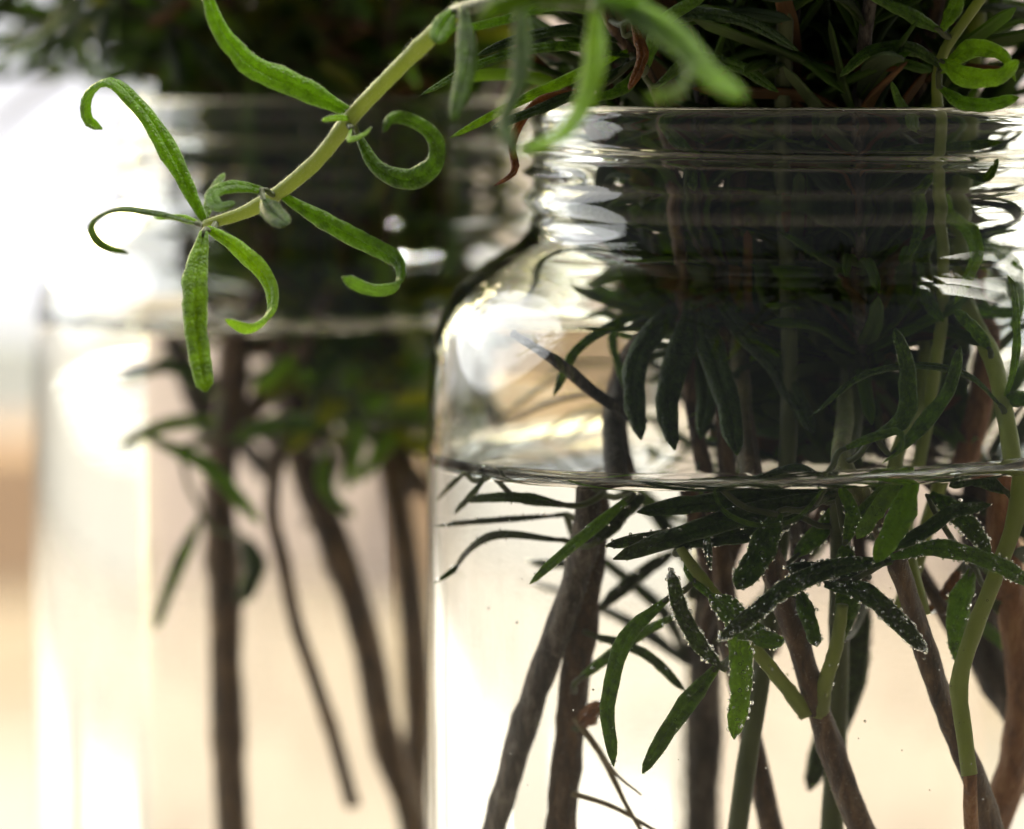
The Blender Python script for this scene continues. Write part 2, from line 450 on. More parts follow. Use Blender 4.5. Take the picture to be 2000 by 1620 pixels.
def leaf_mesh(V, F, U, m, name='leaf'):
    me = bpy.data.meshes.new(name); me.from_pydata(V, [], F); me.materials.append(m)
    me.polygons.foreach_set('use_smooth', [True]*len(F))
    a = me.attributes.new('under', 'FLOAT', 'FACE'); a.data.foreach_set('value', [float(u) for u in U])
    a = me.attributes.new('across', 'FLOAT', 'POINT'); K = len(PROF); a.data.foreach_set('value', [ACROSS[i % K] for i in range(len(V))])
    me.update(); return me
BUB = {}; FUZZ = {}; STEMS = {}
def leaf(parent, pts, wpx, m=LEAF, hint=None, twist=None, bub=14, n=16, scale=.0625, thick=1.0, blunt=.80, base=.34, name='leaf', fuzz=0):
    key = lambda q: (q-pts[0]).length_squared
    near = min(STEMS.get(parent.name, []), key=key, default=None)
    if near is not None:                     # root the leaf on the nearest stem, by a thin twig if that is far
        if (near-pts[0]).length > 20*MM:
            near, pn = min(((min(L, key=key), nm) for nm, L in STEMS.items()), key=lambda t: key(t[0]))
            parent = bpy.data.objects[pn]
        dd = (near-pts[0]).length/MM
        if dd > 1.3:
            mid = near.lerp(pts[0], .5); mid.z -= .0004*min(3, dd/4)
            stem(parent, [near, mid, pts[0].copy(), pts[0].lerp(pts[1], .15)], [14, 13, 13, 10], SHOOT_DULL, 'petiole' if dd < 9 else 'twig', n=8, sides=6)
    base_p = pts[0]
    if hint is None: hint = Vector((0, -1, .25))
    if twist is None: twist = (random.uniform(-25, 25), random.uniform(-25, 25))
    V, F, U = leaf_geo([p-base_p for p in pts], wpx*.88*scale*MM, hint, twist, n, random.random()*9, thick, blunt, .20, base)
    o = bpy.data.objects.new(name, leaf_mesh(V, F, U, m)); col.objects.link(o)
    o.parent = parent; o.location = base_p-parent.location
    if fuzz:
        L = FUZZ.setdefault(parent.name, []); K = len(PROF)
        for _ in range(int(fuzz*n*7)):
            i = random.randrange(1, n); k = random.choice((0, 0, 1, 7, 8, 8, 15, 9, 3, 5, 12))
            v = V[i*K+k].lerp(V[(i+1)*K+k], random.random()); ctr = sum((V[i*K+q] for q in range(K)), Vector())/K
            L.append((v+base_p, ((v-ctr).normalized()+Vector((random.uniform(-.6, .6), random.uniform(-.6, .6), random.uniform(-.6, .6)))).normalized(), random.uniform(.12, .32)*MM))
    if bub:
        L = BUB.setdefault(parent.name, [])
        K = len(PROF)
        for _ in range(int(bub*2.0)):
            i = random.randrange(1, n); k = random.randrange(K); f = random.random()
            v = V[i*K+k].lerp(V[(i+1)*K+k if i < n else i*K+k], f); ctr = sum((V[i*K+q] for q in range(K)), Vector())/K
            dr = (v-ctr); dr.normalize()
            r = min(.30, max(.05, random.lognormvariate(math.log(.125), .45)))*MM
            L.append((v+base_p+dr*r*.7, r))
    return o
def tube(pts, radii, n, sides=10, rough=.06, seed=0, nodes=0):
    C = catmull(pts, n); V, F = [], []
    u = None
    for i, p in enumerate(C):
        t = (C[min(n, i+1)]-C[max(0, i-1)]).normalized()
        if u is None: u = t.cross(Vector((.31, .9, .2))).normalized()
        u = (u-t*u.dot(t)).normalized(); v = t.cross(u)
        r = lerp_list(radii, i/n)
        if nodes: r *= 1+.13*math.exp(-(((i/n*nodes) % 1-.5)/.07)**2)
        for k in range(sides):
            a = 2*math.pi*k/sides
            rr = r*(1+rough*2*noise.noise(Vector((math.cos(a)*1.2+seed*7, math.sin(a)*1.2, i*.55)))+rough*.9*noise.noise(Vector((math.cos(a)*3.1+seed*3, math.sin(a)*3.1, i*1.9))))
            V.append(p+u*(rr*math.cos(a))+v*(rr*math.sin(a)))
    for i in range(n):
        for k in range(sides):
            k2 = (k+1) % sides
            F.append((i*sides+k, i*sides+k2, (i+1)*sides+k2, (i+1)*sides+k))
    F.append(tuple(range(sides-1, -1, -1))); F.append(tuple(n*sides+k for k in range(sides)))
    return V, F
def stem(parent, pts, rpx, m, name='stem', n=None, rough=.06, nodes=0, scale=.0625, sides=12, bub=0, fuzz=0):
    STEMS.setdefault(parent.name, []).extend(catmull(pts, 50))
    rl = [r*.5*scale*MM for r in (rpx if isinstance(rpx, (list, tuple)) else [rpx, rpx])]
    n = n or max(10, 5*len(pts)+12)
    b = pts[0]
    V, F = tube([p-b for p in pts], rl, n, sides, rough, random.random()*9, nodes)
    o = mesh_obj(name, V, F, m, parent, b-parent.location)
    at = o.data.attributes.new('along', 'FLOAT', 'POINT'); at.data.foreach_set('value', [(i//sides)/n for i in range(len(V))])
    if fuzz:
        L = FUZZ.setdefault(parent.name, [])
        for _ in range(int(fuzz*n*sides*2)):
            j = random.randrange(0, n*sides); i = j//sides
            v = V[j].lerp(V[j+sides], random.random()); ctr = sum((V[i*sides+q] for q in range(sides)), Vector())/sides
            L.append((v+b, ((v-ctr).normalized()*.8+Vector((random.uniform(-.7, .7), random.uniform(-.7, .7), random.uniform(-.7, .7)))).normalized(), random.uniform(.15, .45)*MM))
    if bub:
        L = BUB.setdefault(parent.name, [])
        for _ in range(bub):
            j = random.randrange(0, n*sides); v = V[j]; i = j//sides
            ctr = sum((V[i*sides+q] for q in range(sides)), Vector())/sides
            r = random.choice((.07, .09, .11, .13, .16))*MM
            L.append((v+b+(v-ctr).normalized()*r*.7, r))
    return o
ICO_V, ICO_F = [], []
def _ico():
    import bmesh
    bm = bmesh.new(); bmesh.ops.create_icosphere(bm, subdivisions=2, radius=1)
    bm.verts.ensure_lookup_table()
    ICO_V.extend(v.co.copy() for v in bm.verts); ICO_F.extend(tuple(v.index for v in f.verts) for f in bm.faces); bm.free()
_ico()
FUZZ_MAT, _nt, _out = mat('pale_fuzz')
_p = N(_nt, 'ShaderNodeBsdfPrincipled', i_Roughness=.6); _p.inputs['Base Color'].default_value = (.62, .62, .48, 1)
_nt.links.new(_p.outputs[0], _out.inputs[0])
def flush_bubbles():
    for pn, L in FUZZ.items():
        par = bpy.data.objects[pn]; V, F = [], []
        for p, d, ln_ in L:
            q = p-par.location; a = d.orthogonal().normalized()*.016*MM; b = len(V); c2 = d.cross(a)
            V += [q+a, q-a*.5+c2*.87, q-a*.5-c2*.87, q+d*ln_]; F += [(b, b+1, b+3), (b+1, b+2, b+3), (b+2, b, b+3)]
        o = mesh_obj('fuzz', V, F, FUZZ_MAT, par); o['kind'] = 'stuff'
    for pn, L in BUB.items():
        par = bpy.data.objects[pn]; V, F = [], []
        for p, r in L:
            if p.z > (LV1-2)*MM: continue
            b = len(V); V += [p-par.location+v*r for v in ICO_V]; F += [tuple(b+i for i in f) for f in ICO_F]
        if V:
            o = mesh_obj('air_bubbles', V, F, BUBBLE, par); o['kind'] = 'stuff'

SPRIGS_F = 'rosemary sprigs in the sharp jar'; SPRIGS_B = 'rosemary sprigs in the blurred jar'
def sprig(base, label, group):
    e = empty('rosemary_sprig', base); tag(e, label, 'rosemary', group); return e
def inside(p, ax, m=1.2):
    """keep a point clear of the glass of the jar round axis ax"""
    z = p.z/MM
    if z > 171: return True
    return math.hypot(p.x-ax[0], p.y-ax[1])/MM < r_in(z)-m and z > 6
def clear_out(p, ax):
    """keep a point outside a jar"""
    z = p.z/MM
    if z > 172 or z < 0: return True
    ro = 49.6 if z < 140 else (49.6 if z < 147 else 38.5)
    return math.hypot(p.x-ax[0], p.y-ax[1])/MM > ro

# prototypes for the random leaves: along +X, face +Z, unit length 1, bending down / out
PROTO = {}
def protos(key, m, n=9):
    out = []
    for q in range(n):
        b1 = random.uniform(-.05, .12); b2 = random.uniform(-.30, .10); curl = random.uniform(-.45, .02) if q % 2 else random.uniform(-.12, .05)
        yw = random.uniform(-.10, .10)
        pts = [Vector((0, 0, 0)), Vector((.3, yw*.4, b1)), Vector((.65, yw, b1+b2*.4)), Vector((1-abs(curl)*.35, yw*1.3, b1+b2+curl*.6))]
        V, F, U = leaf_geo(pts, random.uniform(.10, .135), Vector((0, 0, 1)), (random.uniform(-30, 30), random.uniform(-50, 50)), 10, q, 1.0, .88, .06)
        out.append((leaf_mesh(V, F, U, m), pts))
    PROTO[key] = out
protos('leaf', LEAF); protos('young', LEAF_YOUNG, 6); protos('dark', LEAF_DARK, 8); protos('dry', LEAF_DRY, 3); protos('yellow', LEAF_SUN_TINT, 5)
def place_leaf(parent, base, direc, up, length, key, axs, tries=1, keepout=()):
    me, pts = random.choice(PROTO[key])
    x = direc.normalized(); y = up.cross(x)
    if y.length < 1e-3: y = Vector((0, 1, 0)).cross(x)
    y.normalize(); z = x.cross(y)
    M = Matrix((x, y, z)).transposed()
    for p in pts[1:]:
        q = base+M@(p*length)
        for ax in axs:
            if not inside(q, ax): return None
        for ax in keepout:
            if not clear_out(q, ax): return None
    o = bpy.data.objects.new('leaf', me); col.objects.link(o)
    o.parent = parent; o.location = base-parent.location
    o.rotation_euler = M.to_euler(); o.scale = (length,)*3
    return o
def leafy(parent, pts, s0, s1, step, lrange, keymix, axs, ang=(35, 70), keepout=(), phase=0.0):
    """opposite pairs of leaves, each pair turned a quarter, along part of a stem"""
    C = catmull(pts, 60); L = sum((C[i+1]-C[i]).length for i in range(60))
    n = max(1, int(L*(s1-s0)/(step*MM)))
    for q in range(n):
        s = s0+(s1-s0)*(q+random.random()*.5)/n
        i = min(59, int(s*60)); p = C[i].lerp(C[i+1], s*60-i); t = (C[i+1]-C[i]).normalized()
        u = t.cross(Vector((.3, .8, .1))).normalized(); v = t.cross(u)
        for hside in (0, math.pi):
            for extra in range(1 if random.random() < .55 else 2):
                a0 = phase+q*math.pi/2+hside+random.uniform(-.5, .5)
                for tr in range(7):
                    a = a0+random.uniform(-.3, .3)*tr
                    k = R(random.uniform(*ang))*(1-.11*tr)
                    rad = u*math.cos(a)+v*math.sin(a)
                    if tr >= 3:               # crowded: turn in towards the middle of the jar
                        inw = Vector((axs[0][0]-p.x, axs[0][1]-p.y, 0)); inw -= t*inw.dot(t)
                        if inw.length > 1e-4: rad = (rad*.8+inw.normalized()).normalized()
                    d = t*math.cos(k)+rad*math.sin(k)
                    if place_leaf(parent, p, d, (t*math.sin(k)-rad*math.cos(k))*(1), random.uniform(*lrange)*MM*(1-.05*tr),
                                  random.choice(keymix), axs, keepout=keepout): break

# ------------------------------------------------------------------ sprigs whose stems and leaves can be told apart in the sharp jar
def W(lst, Y, Y2=None):
    n = len(lst); Y2 = Y if Y2 is None else Y2
    return [Pw(x, y, Y+(Y2-Y)*i/max(1, n-1)) for i, (x, y) in enumerate(lst)]
def A(lst, Y, Y2=None):
    n = len(lst); Y2 = Y if Y2 is None else Y2
    return [P(x, y, Y+(Y2-Y)*i/max(1, n-1)) for i, (x, y) in enumerate(lst)]
def bm_(x, y, z=7.5): return Vector((x*MM, y*MM, z*MM))

# forked dark stem by the jar's left wall
s = sprig(bm_(-33, 6), 'rosemary sprig with dark fuzzy stem leaning along the left wall of the sharp jar', SPRIGS_F)
stem(s, [bm_(-33, 6)]+W([(965,1640),(1010,1480),(1060,1320),(1100,1210),(1140,1080),(1152,975)], -8, -16)+A([(1200,820),(1270,640),(1330,430)], -10, 2)+[bm_(-10, -4, 182), bm_(-12, -3, 215)],
     [54,53,52,51,50,48,30,22,20,18], BARK_DARK, nodes=9, rough=.12, bub=70, fuzz=2, n=110, sides=18)
TOPS = {}
leaf(s, W([(1240,968),(1140,1050),(1042,1140)], -24, -28), 28, LEAF, bub=12)
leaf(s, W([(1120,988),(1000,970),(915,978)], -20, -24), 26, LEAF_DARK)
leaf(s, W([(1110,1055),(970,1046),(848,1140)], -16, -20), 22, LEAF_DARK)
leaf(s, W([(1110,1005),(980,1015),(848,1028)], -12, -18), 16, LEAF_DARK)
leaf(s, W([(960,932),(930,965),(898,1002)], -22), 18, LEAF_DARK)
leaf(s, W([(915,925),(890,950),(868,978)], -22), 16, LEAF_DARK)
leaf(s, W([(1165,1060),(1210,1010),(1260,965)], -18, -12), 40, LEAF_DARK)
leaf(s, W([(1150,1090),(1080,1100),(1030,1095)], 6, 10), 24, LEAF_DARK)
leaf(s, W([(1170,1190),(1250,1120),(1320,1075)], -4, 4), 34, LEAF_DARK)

s = sprig(bm_(-26, -2), 'rosemary sprig with straight brown stem beside the dark forked one', SPRIGS_F)
stem(s, [bm_(-26, -2)]+W([(1095,1640),(1112,1460),(1128,1300),(1150,1150),(1162,1000),(1160,965)], -10, -12)+A([(1200,800),(1270,620),(1340,430)], -8, 0)+[bm_(-5, 2, 182), bm_(-6, 6, 220)],
     [58,56,54,53,52,48,30,24,22,20], BARK, nodes=8, rough=.12, bub=70, fuzz=2, n=110, sides=18)
leaf(s, W([(1128,1330),(1250,1240),(1322,1200)], -16, -22), 28, LEAF)
leaf(s, W([(1150,1235),(1265,1278),(1338,1348)], -14, -20), 26, LEAF)
leaf(s, W([(1135,1420),(1160,1390),(1178,1372)], -14, -18), 44, LEAF_DRY, thick=1.5)
stem(s, W([(1125,1400),(1175,1470),(1225,1570),(1265,1640)], -14, -18), [14,13,10,8], ROOT_TAN, 'root')
stem(s, W([(1175,1470),(1210,1515),(1255,1552)], -16, -20), [8,6,4], ROOT_TAN, 'root')
stem(s, W([(1120,1548),(1200,1575),(1290,1625),(1330,1640)], -14, -18), [13,11,9,7], ROOT_TAN, 'root')

# upright grey stem further back
s = sprig(bm_(-8, 24), 'rosemary sprig with upright grey stem near the back of the sharp jar', SPRIGS_F)
stem(s, [bm_(-8, 24)]+W([(1368,1640),(1372,1450),(1375,1300),(1385,1150),(1390,960)], 22, 18)+A([(1400,760),(1430,500)], 16, 14)+[bm_(-6, 12, 185), bm_(-14, 14, 225)],
     [56,54,52,50,40,28], BARK_DARK, nodes=7, rough=.1)
leafy(s, [bm_(-8,20,95), bm_(-8,16,125), bm_(-8,14,150)], .0, 1, 6, (16, 24), ['dark', 'leaf'], [AX1], (30, 55))

# brown stem with two side shoots
s = sprig(bm_(14, -12), 'rosemary sprig with brown stem and bubble-covered drooping leaves in the sharp jar', SPRIGS_F)
sC = s
stem(s, [bm_(14, -12)]+W([(1690,1640),(1645,1525),(1605,1405),(1570,1290),(1530,1170),(1495,1060)], -24, -28)+W([(1470,985)], -24)+A([(1450,800),(1450,560)], -20, -10)+[bm_(-2, -6, 184), bm_(-4, -10, 214)],
     [58,54,50,46,42,36,30,24], turning_mat('brown_bark_paler_above', .55, .80), nodes=9, rough=.12, bub=60, fuzz=.8, n=100, sides=18)
stem(s, W([(1600,1398),(1612,1330),(1632,1262),(1645,1180)], -26, -30), [32,28,26,22], SHOOT, 'side_shoot', bub=8)
stem(s, W([(1575,1395),(1530,1335),(1478,1270),(1430,1205),(1395,1160),(1330,1070)], -26, -32), [30,28,26,30,26,18], SHOOT, 'side_shoot', bub=20)
leaf(s, W([(1410,1150),(1330,1190),(1316,1120)], -34)[1:1]+W([(1410,1304),(1372,1262),(1332,1190),(1312,1112)], -36, -37), 38, LEAF, bub=150)
leaf(s, W([(1425,1200),(1447,1270),(1448,1350),(1434,1442)], -36, -38), 52, LEAF_YOUNG, bub=120, twist=(0, 8))
leaf(s, W([(1310,1165),(1230,1240),(1192,1370),(1203,1496)], -32, -36), 40, LEAF, bub=12)
leaf(s, W([(1404,1298),(1335,1385),(1258,1510)], -32, -34), 44, LEAF, bub=12)
leaf(s, W([(1390,1165),(1425,1190),(1462,1248)], -36, -38), 58, LEAF, bub=90, twist=(10, 20))
leaf(s, W([(1460,1205),(1490,1245),(1533,1252)], -36, -38), 44, LEAF, bub=60)
leaf(s, W([(1320,1080),(1372,1040),(1390,1110)], -30, -33), 40, LEAF_DARK, bub=40)
leaf(s, W([(1340,1075),(1355,1130),(1400,1170)], -30, -33), 22, LEAF, bub=10)
leaf(s, W([(1640,1250),(1655,1160),(1648,1060)], -26, -30), 52, LEAF_YOUNG, bub=30)
leaf(s, W([(1560,1150),(1580,1210),(1596,1262)], -28, -31), 38, LEAF, bub=30)
leaf(s, W([(1690,1190),(1640,1380),(1578,1545)], -4, 2), 66, LEAF_DARK, bub=0)
leaf(s, W([(1555,1085),(1600,1040),(1640,985)], -24, -26), 42, LEAF, bub=25)

# leaves that float just below the surface
s = sprig(bm_(2, -20), 'rosemary sprig with broad dark leaves spread just under the water of the sharp jar', SPRIGS_F)
stem(s, [bm_(2, -20), bm_(3, -14, 60)]+W([(1640,1180),(1640,1050),(1640,960)], -20, -30)+A([(1670,820),(1660,600),(1640,420)], -20, 6)+[bm_(6, 6, 185), bm_(10, 4, 212)],
     [40,40,38,36,32,28,24], SHOOT_DULL, nodes=8)
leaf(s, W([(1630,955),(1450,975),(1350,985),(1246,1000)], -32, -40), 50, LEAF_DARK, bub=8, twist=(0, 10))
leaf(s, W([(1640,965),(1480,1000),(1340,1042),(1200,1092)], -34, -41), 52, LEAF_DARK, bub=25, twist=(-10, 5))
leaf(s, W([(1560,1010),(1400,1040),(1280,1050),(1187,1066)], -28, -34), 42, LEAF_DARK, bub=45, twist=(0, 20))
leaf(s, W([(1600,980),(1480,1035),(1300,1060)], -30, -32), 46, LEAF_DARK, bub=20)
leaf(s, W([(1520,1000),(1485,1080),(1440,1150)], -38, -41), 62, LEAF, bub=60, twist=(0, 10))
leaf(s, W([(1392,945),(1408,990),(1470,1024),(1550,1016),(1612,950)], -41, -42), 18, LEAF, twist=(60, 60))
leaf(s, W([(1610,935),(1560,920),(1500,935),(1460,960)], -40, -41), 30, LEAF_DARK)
leaf(s, W([(1650,1040),(1690,990),(1740,935)], -34, -36), 44, LEAF_YOUNG, twist=(70, 80))
leaf(s, W([(1650,1060),(1665,1010),(1640,950)], -36, -37), 34, LEAF_YOUNG)

# brown-and-green stem with the bright arching leaves
s = sprig(bm_(27, -14), 'rosemary sprig with stem turning from brown to green and arching bubbly leaves', SPRIGS_F)
stem(s, [bm_(27, -14)]+W([(1940,1640),(1895,1510),(1850,1400),(1815,1300),(1785,1205),(1765,1140),(1735,1060),(1690,980),(1660,925)], -24, -33)+A([(1650,820),(1680,560)], -22, 4)+[bm_(10, 6, 185), bm_(14, 6, 216)],
     [66,60,54,48,46,42,38,34,30,28,26,24,20], turning_mat('bark_turning_green', .47, .56), nodes=11, rough=.10, bub=90, fuzz=.6, n=120, sides=18)
stem(s, W([(1800,1200),(1775,1110),(1765,1020),(1770,930)], -26, -26)+A([(1800,760),(1780,500)], -16, 4)+[bm_(14,6,185)], [32,30,28,26,24], SHOOT, 'side_shoot', bub=20)
leaf(s, W([(1740,1095),(1640,1105),(1540,1145),(1470,1200),(1404,1250)], -36, -40), 44, LEAF, bub=190, twist=(0, 15))
leaf(s, W([(1610,1140),(1690,1158),(1750,1210),(1805,1270)], -36, -40), 46, LEAF, bub=170, twist=(0, -10))
leaf(s, W([(1695,1125),(1620,1110),(1535,1108)], -34, -36), 36, LEAF_DARK, bub=60)
leaf(s, W([(1738,1088),(1820,1070),(1920,1092),(2030,1150)], -37, -40), 40, LEAF, bub=150, twist=(0, 10))
leaf(s, W([(1785,930),(1755,1010),(1708,1098)], -40, -42), 56, LEAF_YOUNG, bub=12, twist=(0, 0))
leaf(s, W([(1755,935),(1715,990),(1672,1052)], -38, -40), 40, LEAF_YOUNG, twist=(180, 175))
leaf(s, W([(1735,1075),(1790,1045),(1860,1000),(1930,985)], -34, -36), 36, LEAF_DARK, bub=20)

# yellow-green shoot at the right
s = sprig(bm_(31, -6), 'rosemary sprig with jointed yellow-green shoot rising at the right of the sharp jar', SPRIGS_F)
stem(s, [bm_(31, -6), bm_(29, -12, 40)]+W([(1895,1640),(1890,1505)], -28, -33), [40,34,26], BARK_RED, rough=.1)
stem(s, W([(1890,1512),(1878,1420),(1870,1335),(1900,1225),(1945,1110),(1980,1000),(1988,930)], -34, -34)+A([(1955,790),(1925,680),(1880,560)], -30, -18)+[bm_(22,-8,168), bm_(24, -10, 190), bm_(30, -14, 212)],
     [32,34,36,36,38,42,36,32,28], SHOOT, nodes=6, bub=40, n=60)
leaf(s, W([(1895,1110),(1866,1200),(1872,1300)], -26, -24), 50, LEAF, bub=40, twist=(0, 20))
leaf(s, W([(1815,965),(1880,1015),(1928,1085)], -30, -33), 46, LEAF, bub=80)
leaf(s, W([(1960,960),(1900,935),(1850,950)], -34, -36), 36, LEAF_DARK, bub=10)
leaf(s, W([(1875,1105),(1850,1150),(1808,1195)], -14, -14), 26, LEAF_DRY)
leaf(s, W([(1985,1000),(2030,1010),(2070,1040)], -28, -24), 46, LEAF_DARK, bub=20)
leaf(s, A([(1950,800),(1975,730),(1978,600),(1965,540)], -30, -32), 26, LEAF_YOUNG, twist=(60, 40))
leaf(s, A([(1945,790),(1985,780),(2040,800)], -30, -32), 36, LEAF)
leaf(s, A([(1955,800),(1900,745),(1800,720),(1680,740),(1582,815)], -32, -38), 22, LEAF, twist=(50, 60))
leaf(s, A([(1930,690),(1900,640),(1860,600)], -28, -30), 34, LEAF_YOUNG)

# dark and orange stems by the right wall
s = sprig(bm_(33, 4), 'rosemary sprig with orange-brown stem leaning behind the yellow-green shoot', SPRIGS_F)
stem(s, [bm_(33, 4)]+W([(1930,1640),(1975,1500),(1995,1400),(1985,1250),(1965,1120),(1955,960)], -6, -12)+A([(1930,700),(1880,450)], -8, 0)+[bm_(16, 4, 186), bm_(20, 8, 215)],
     [60,58,56,54,50,40,30], BARK_RED, nodes=7, rough=.12)
leafy(s, [bm_(28,0,90), bm_(26,-2,112), bm_(24,-2,128), bm_(20,0,150)], 0, 1, 5, (14, 22), ['dark', 'leaf'], [AX1], (25, 55))
s = sprig(bm_(36, 12), 'rosemary sprig with dark weathered stem against the right wall of the sharp jar', SPRIGS_F)
stem(s, [bm_(36, 12)]+W([(2060,1640),(2010,1420),(1940,1300),(1925,1150),(1910,960)], 4, 6)+A([(1880,700),(1800,450)], 8, 8)+[bm_(14, 12, 186), bm_(24, 16, 220)],
     [64,64,60,50,40,30], BARK_DARK, nodes=7, rough=.14)
leafy(s, [bm_(24,10,112), bm_(20,10,135), bm_(15,11,165)], 0, 1, 5, (14, 22), ['dark', 'leaf'], [AX1], (25, 55))

# leaves hanging in the air space under the neck
s = sprig(bm_(4, -6), 'rosemary sprig with long dark leaves hanging in the air space under the neck', SPRIGS_F)
stem(s, [bm_(4, -6), bm_(0, -8, 60), bm_(-8, -12, 110), bm_(-10, -14, 140), bm_(-8, -14, 160), bm_(-8, -12, 185), bm_(-14, -16, 216)], [44,42,40,36,32,26], BARK, nodes=8)
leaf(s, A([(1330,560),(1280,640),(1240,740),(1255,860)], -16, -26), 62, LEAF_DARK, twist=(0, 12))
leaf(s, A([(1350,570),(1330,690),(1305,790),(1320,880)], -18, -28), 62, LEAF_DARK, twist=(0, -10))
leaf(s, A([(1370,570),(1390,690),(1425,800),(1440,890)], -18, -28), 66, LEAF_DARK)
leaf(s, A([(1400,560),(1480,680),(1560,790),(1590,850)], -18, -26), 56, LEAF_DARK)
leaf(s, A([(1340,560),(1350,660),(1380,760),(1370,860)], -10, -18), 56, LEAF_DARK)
leaf(s, A([(1290,560),(1190,630),(1130,690),(1085,775)], -10, -18), 32, LEAF, twist=(0, 30))
leaf(s, A([(1200,600),(1200,700),(1225,770)], -6, -10), 22, LEAF)
stem(s, A([(1260,830),(1180,780),(1090,712),(1010,655)], -18, -26), [20,24,22,16], BARK_DARK, 'bare_twig')
for q in ([(1230,735),(1100,740),(960,822)], [(1235,760),(1100,780),(955,835)], [(1225,795),(1120,810),(1050,862)], [(1240,810),(1160,820),(1100,865)]):
    leaf(s, A(q, 22, 26), 13, LEAF_DARK)
leaf(s, A([(1700,860),(1760,820),(1768,720),(1745,642)], -36, -40), 42, LEAF_YOUNG, twist=(10, 30))
leaf(s, A([(1740,890),(1800,830),(1850,760),(1872,680)], -36, -40), 36, LEAF, twist=(0, 30))
leaf(s, A([(1640,880),(1720,850),(1755,845),(1760,870),(1720,905)], -40, -42), 26, LEAF_YOUNG, twist=(40, 60))

# ------------------------------------------------------------------ the drooping sprig in front
s = sprig(bm_(-12, -16), 'rosemary sprig arching out of the sharp jar and drooping in front of the blurred one', SPRIGS_F)
hd = bm_(-12, -16)
st = [hd, bm_(-8, -20, 70), bm_(-2, -22, 130), bm_(-3, -22, 168), bm_(-4, -34, 186), bm_(-12, -56, 192)]+[P(1150, 5, -80), P(1020, -12, -64), P(890, 22, -46)]
stem(s, st, [40,38,36,34,34,32,30], SHOOT_DULL, nodes=8, n=60)
stem(s, A([(900,15),(830,82),(760,152),(690,225),(615,318),(545,376),(480,414),(400,440)], -46, -32), [32,32,31,31,31,30,27,20], SHOOT, 'green_stem', n=60, nodes=3, rough=.04, fuzz=1.2)
T = Vector((0, -1, .2))
leaf(s, A([(688,222),(600,178),(480,118),(432,62),(398,-30)], -38, -44), 56, LEAF, twist=(-10, 25), n=28, fuzz=1.6)
leaf(s, A([(698,262),(738,328),(800,352),(848,322),(850,275),(808,238),(764,232),(748,258)], -36, -48), 46, LEAF, twist=(15, 85), n=30, blunt=.95, fuzz=1.6)
leaf(s, A([(550,382),(640,436),(730,484),(778,512),(778,556),(730,566),(668,542)], -36, -46), 46, LEAF, twist=(0, 70), n=28, blunt=.95, fuzz=1.6)
leaf(s, A([(520,372),(450,364),(414,380),(424,402),(460,398)], -38, -46), 40, LEAF, twist=(30, 80), n=20, blunt=.86, fuzz=1.6)
leaf(s, A([(515,390),(535,418),(562,440)], -40, -48), 52, LEAF, n=14, blunt=.7, fuzz=1.6)
leaf(s, A([(398,430),(340,315),(268,204),(212,160),(170,188),(172,236),(200,252)], -32, -26), 50, LEAF, twist=(0, 75), n=30, blunt=.86, fuzz=1.6)
leaf(s, A([(395,440),(300,416),(220,412),(178,440),(192,474),(252,496)], -28, -18), 26, LEAF, twist=(55, 62), n=28, fuzz=1.6)
leaf(s, A([(398,452),(382,540),(384,650),(402,766)], -38, -48), 58, LEAF_YOUNG, twist=(0, 8), n=24, blunt=.94, fuzz=1.6)
leaf(s, A([(404,446),(470,490),(528,560),(528,612),(490,642),(440,624)], -36, -46), 44, LEAF_YOUNG, twist=(5, 70), n=28, fuzz=1.6)
leaf(s, A([(402,432),(412,380),(438,338)], -28, -22), 26, LEAF_YOUNG, n=12, fuzz=1.6)
leaf(s, A([(395,440),(350,425),(300,425)], -28, -24), 18, LEAF_YOUNG, n=10, fuzz=1.6)
leaf(s, A([(690,232),(660,230),(628,236)], -40, -44), 16, LEAF_YOUNG, n=10, fuzz=1.6)
leaf(s, A([(686,250),(682,272),(712,262),(726,250)], -42, -48), 16, LEAF_YOUNG, n=12, twist=(50, 60), fuzz=1.6)
# nearer, out-of-focus leaves over the jar's mouth
leaf(s, A([(1160,5),(1158,140),(1105,255),(1008,300)], -84, -96), 50, LEAF_YOUNG, twist=(10, 40), n=22)
leaf(s, A([(1015,-10),(1016,140),(984,250),(1008,302)], -82, -92), 42, LEAF, twist=(10, 50), n=22)
leaf(s, A([(905,15),(912,120),(884,240)], -54, -62), 46, LEAF, n=18)
leaf(s, A([(1170,0),(1270,50),(1345,115),(1330,175),(1262,190)], -86, -102), 46, LEAF_YOUNG, twist=(15, 60), n=24)
leaf(s, A([(1190,-5),(1310,65),(1390,150),(1455,192)], -86, -104), 54, LEAF_YOUNG, twist=(20, -10), n=22)
leaf(s, A([(1150,0),(1080,-10),(980,10),(930,40)], -84, -84), 40, LEAF_YOUNG, n=18)
leaf(s, A([(885,22),(860,60),(850,85)], -48, -52), 50, LEAF, n=12, blunt=.7)
leaf(s, A([(1160,5),(1240,-10),(1290,-40)], -86, -92), 42, LEAF, n=14)

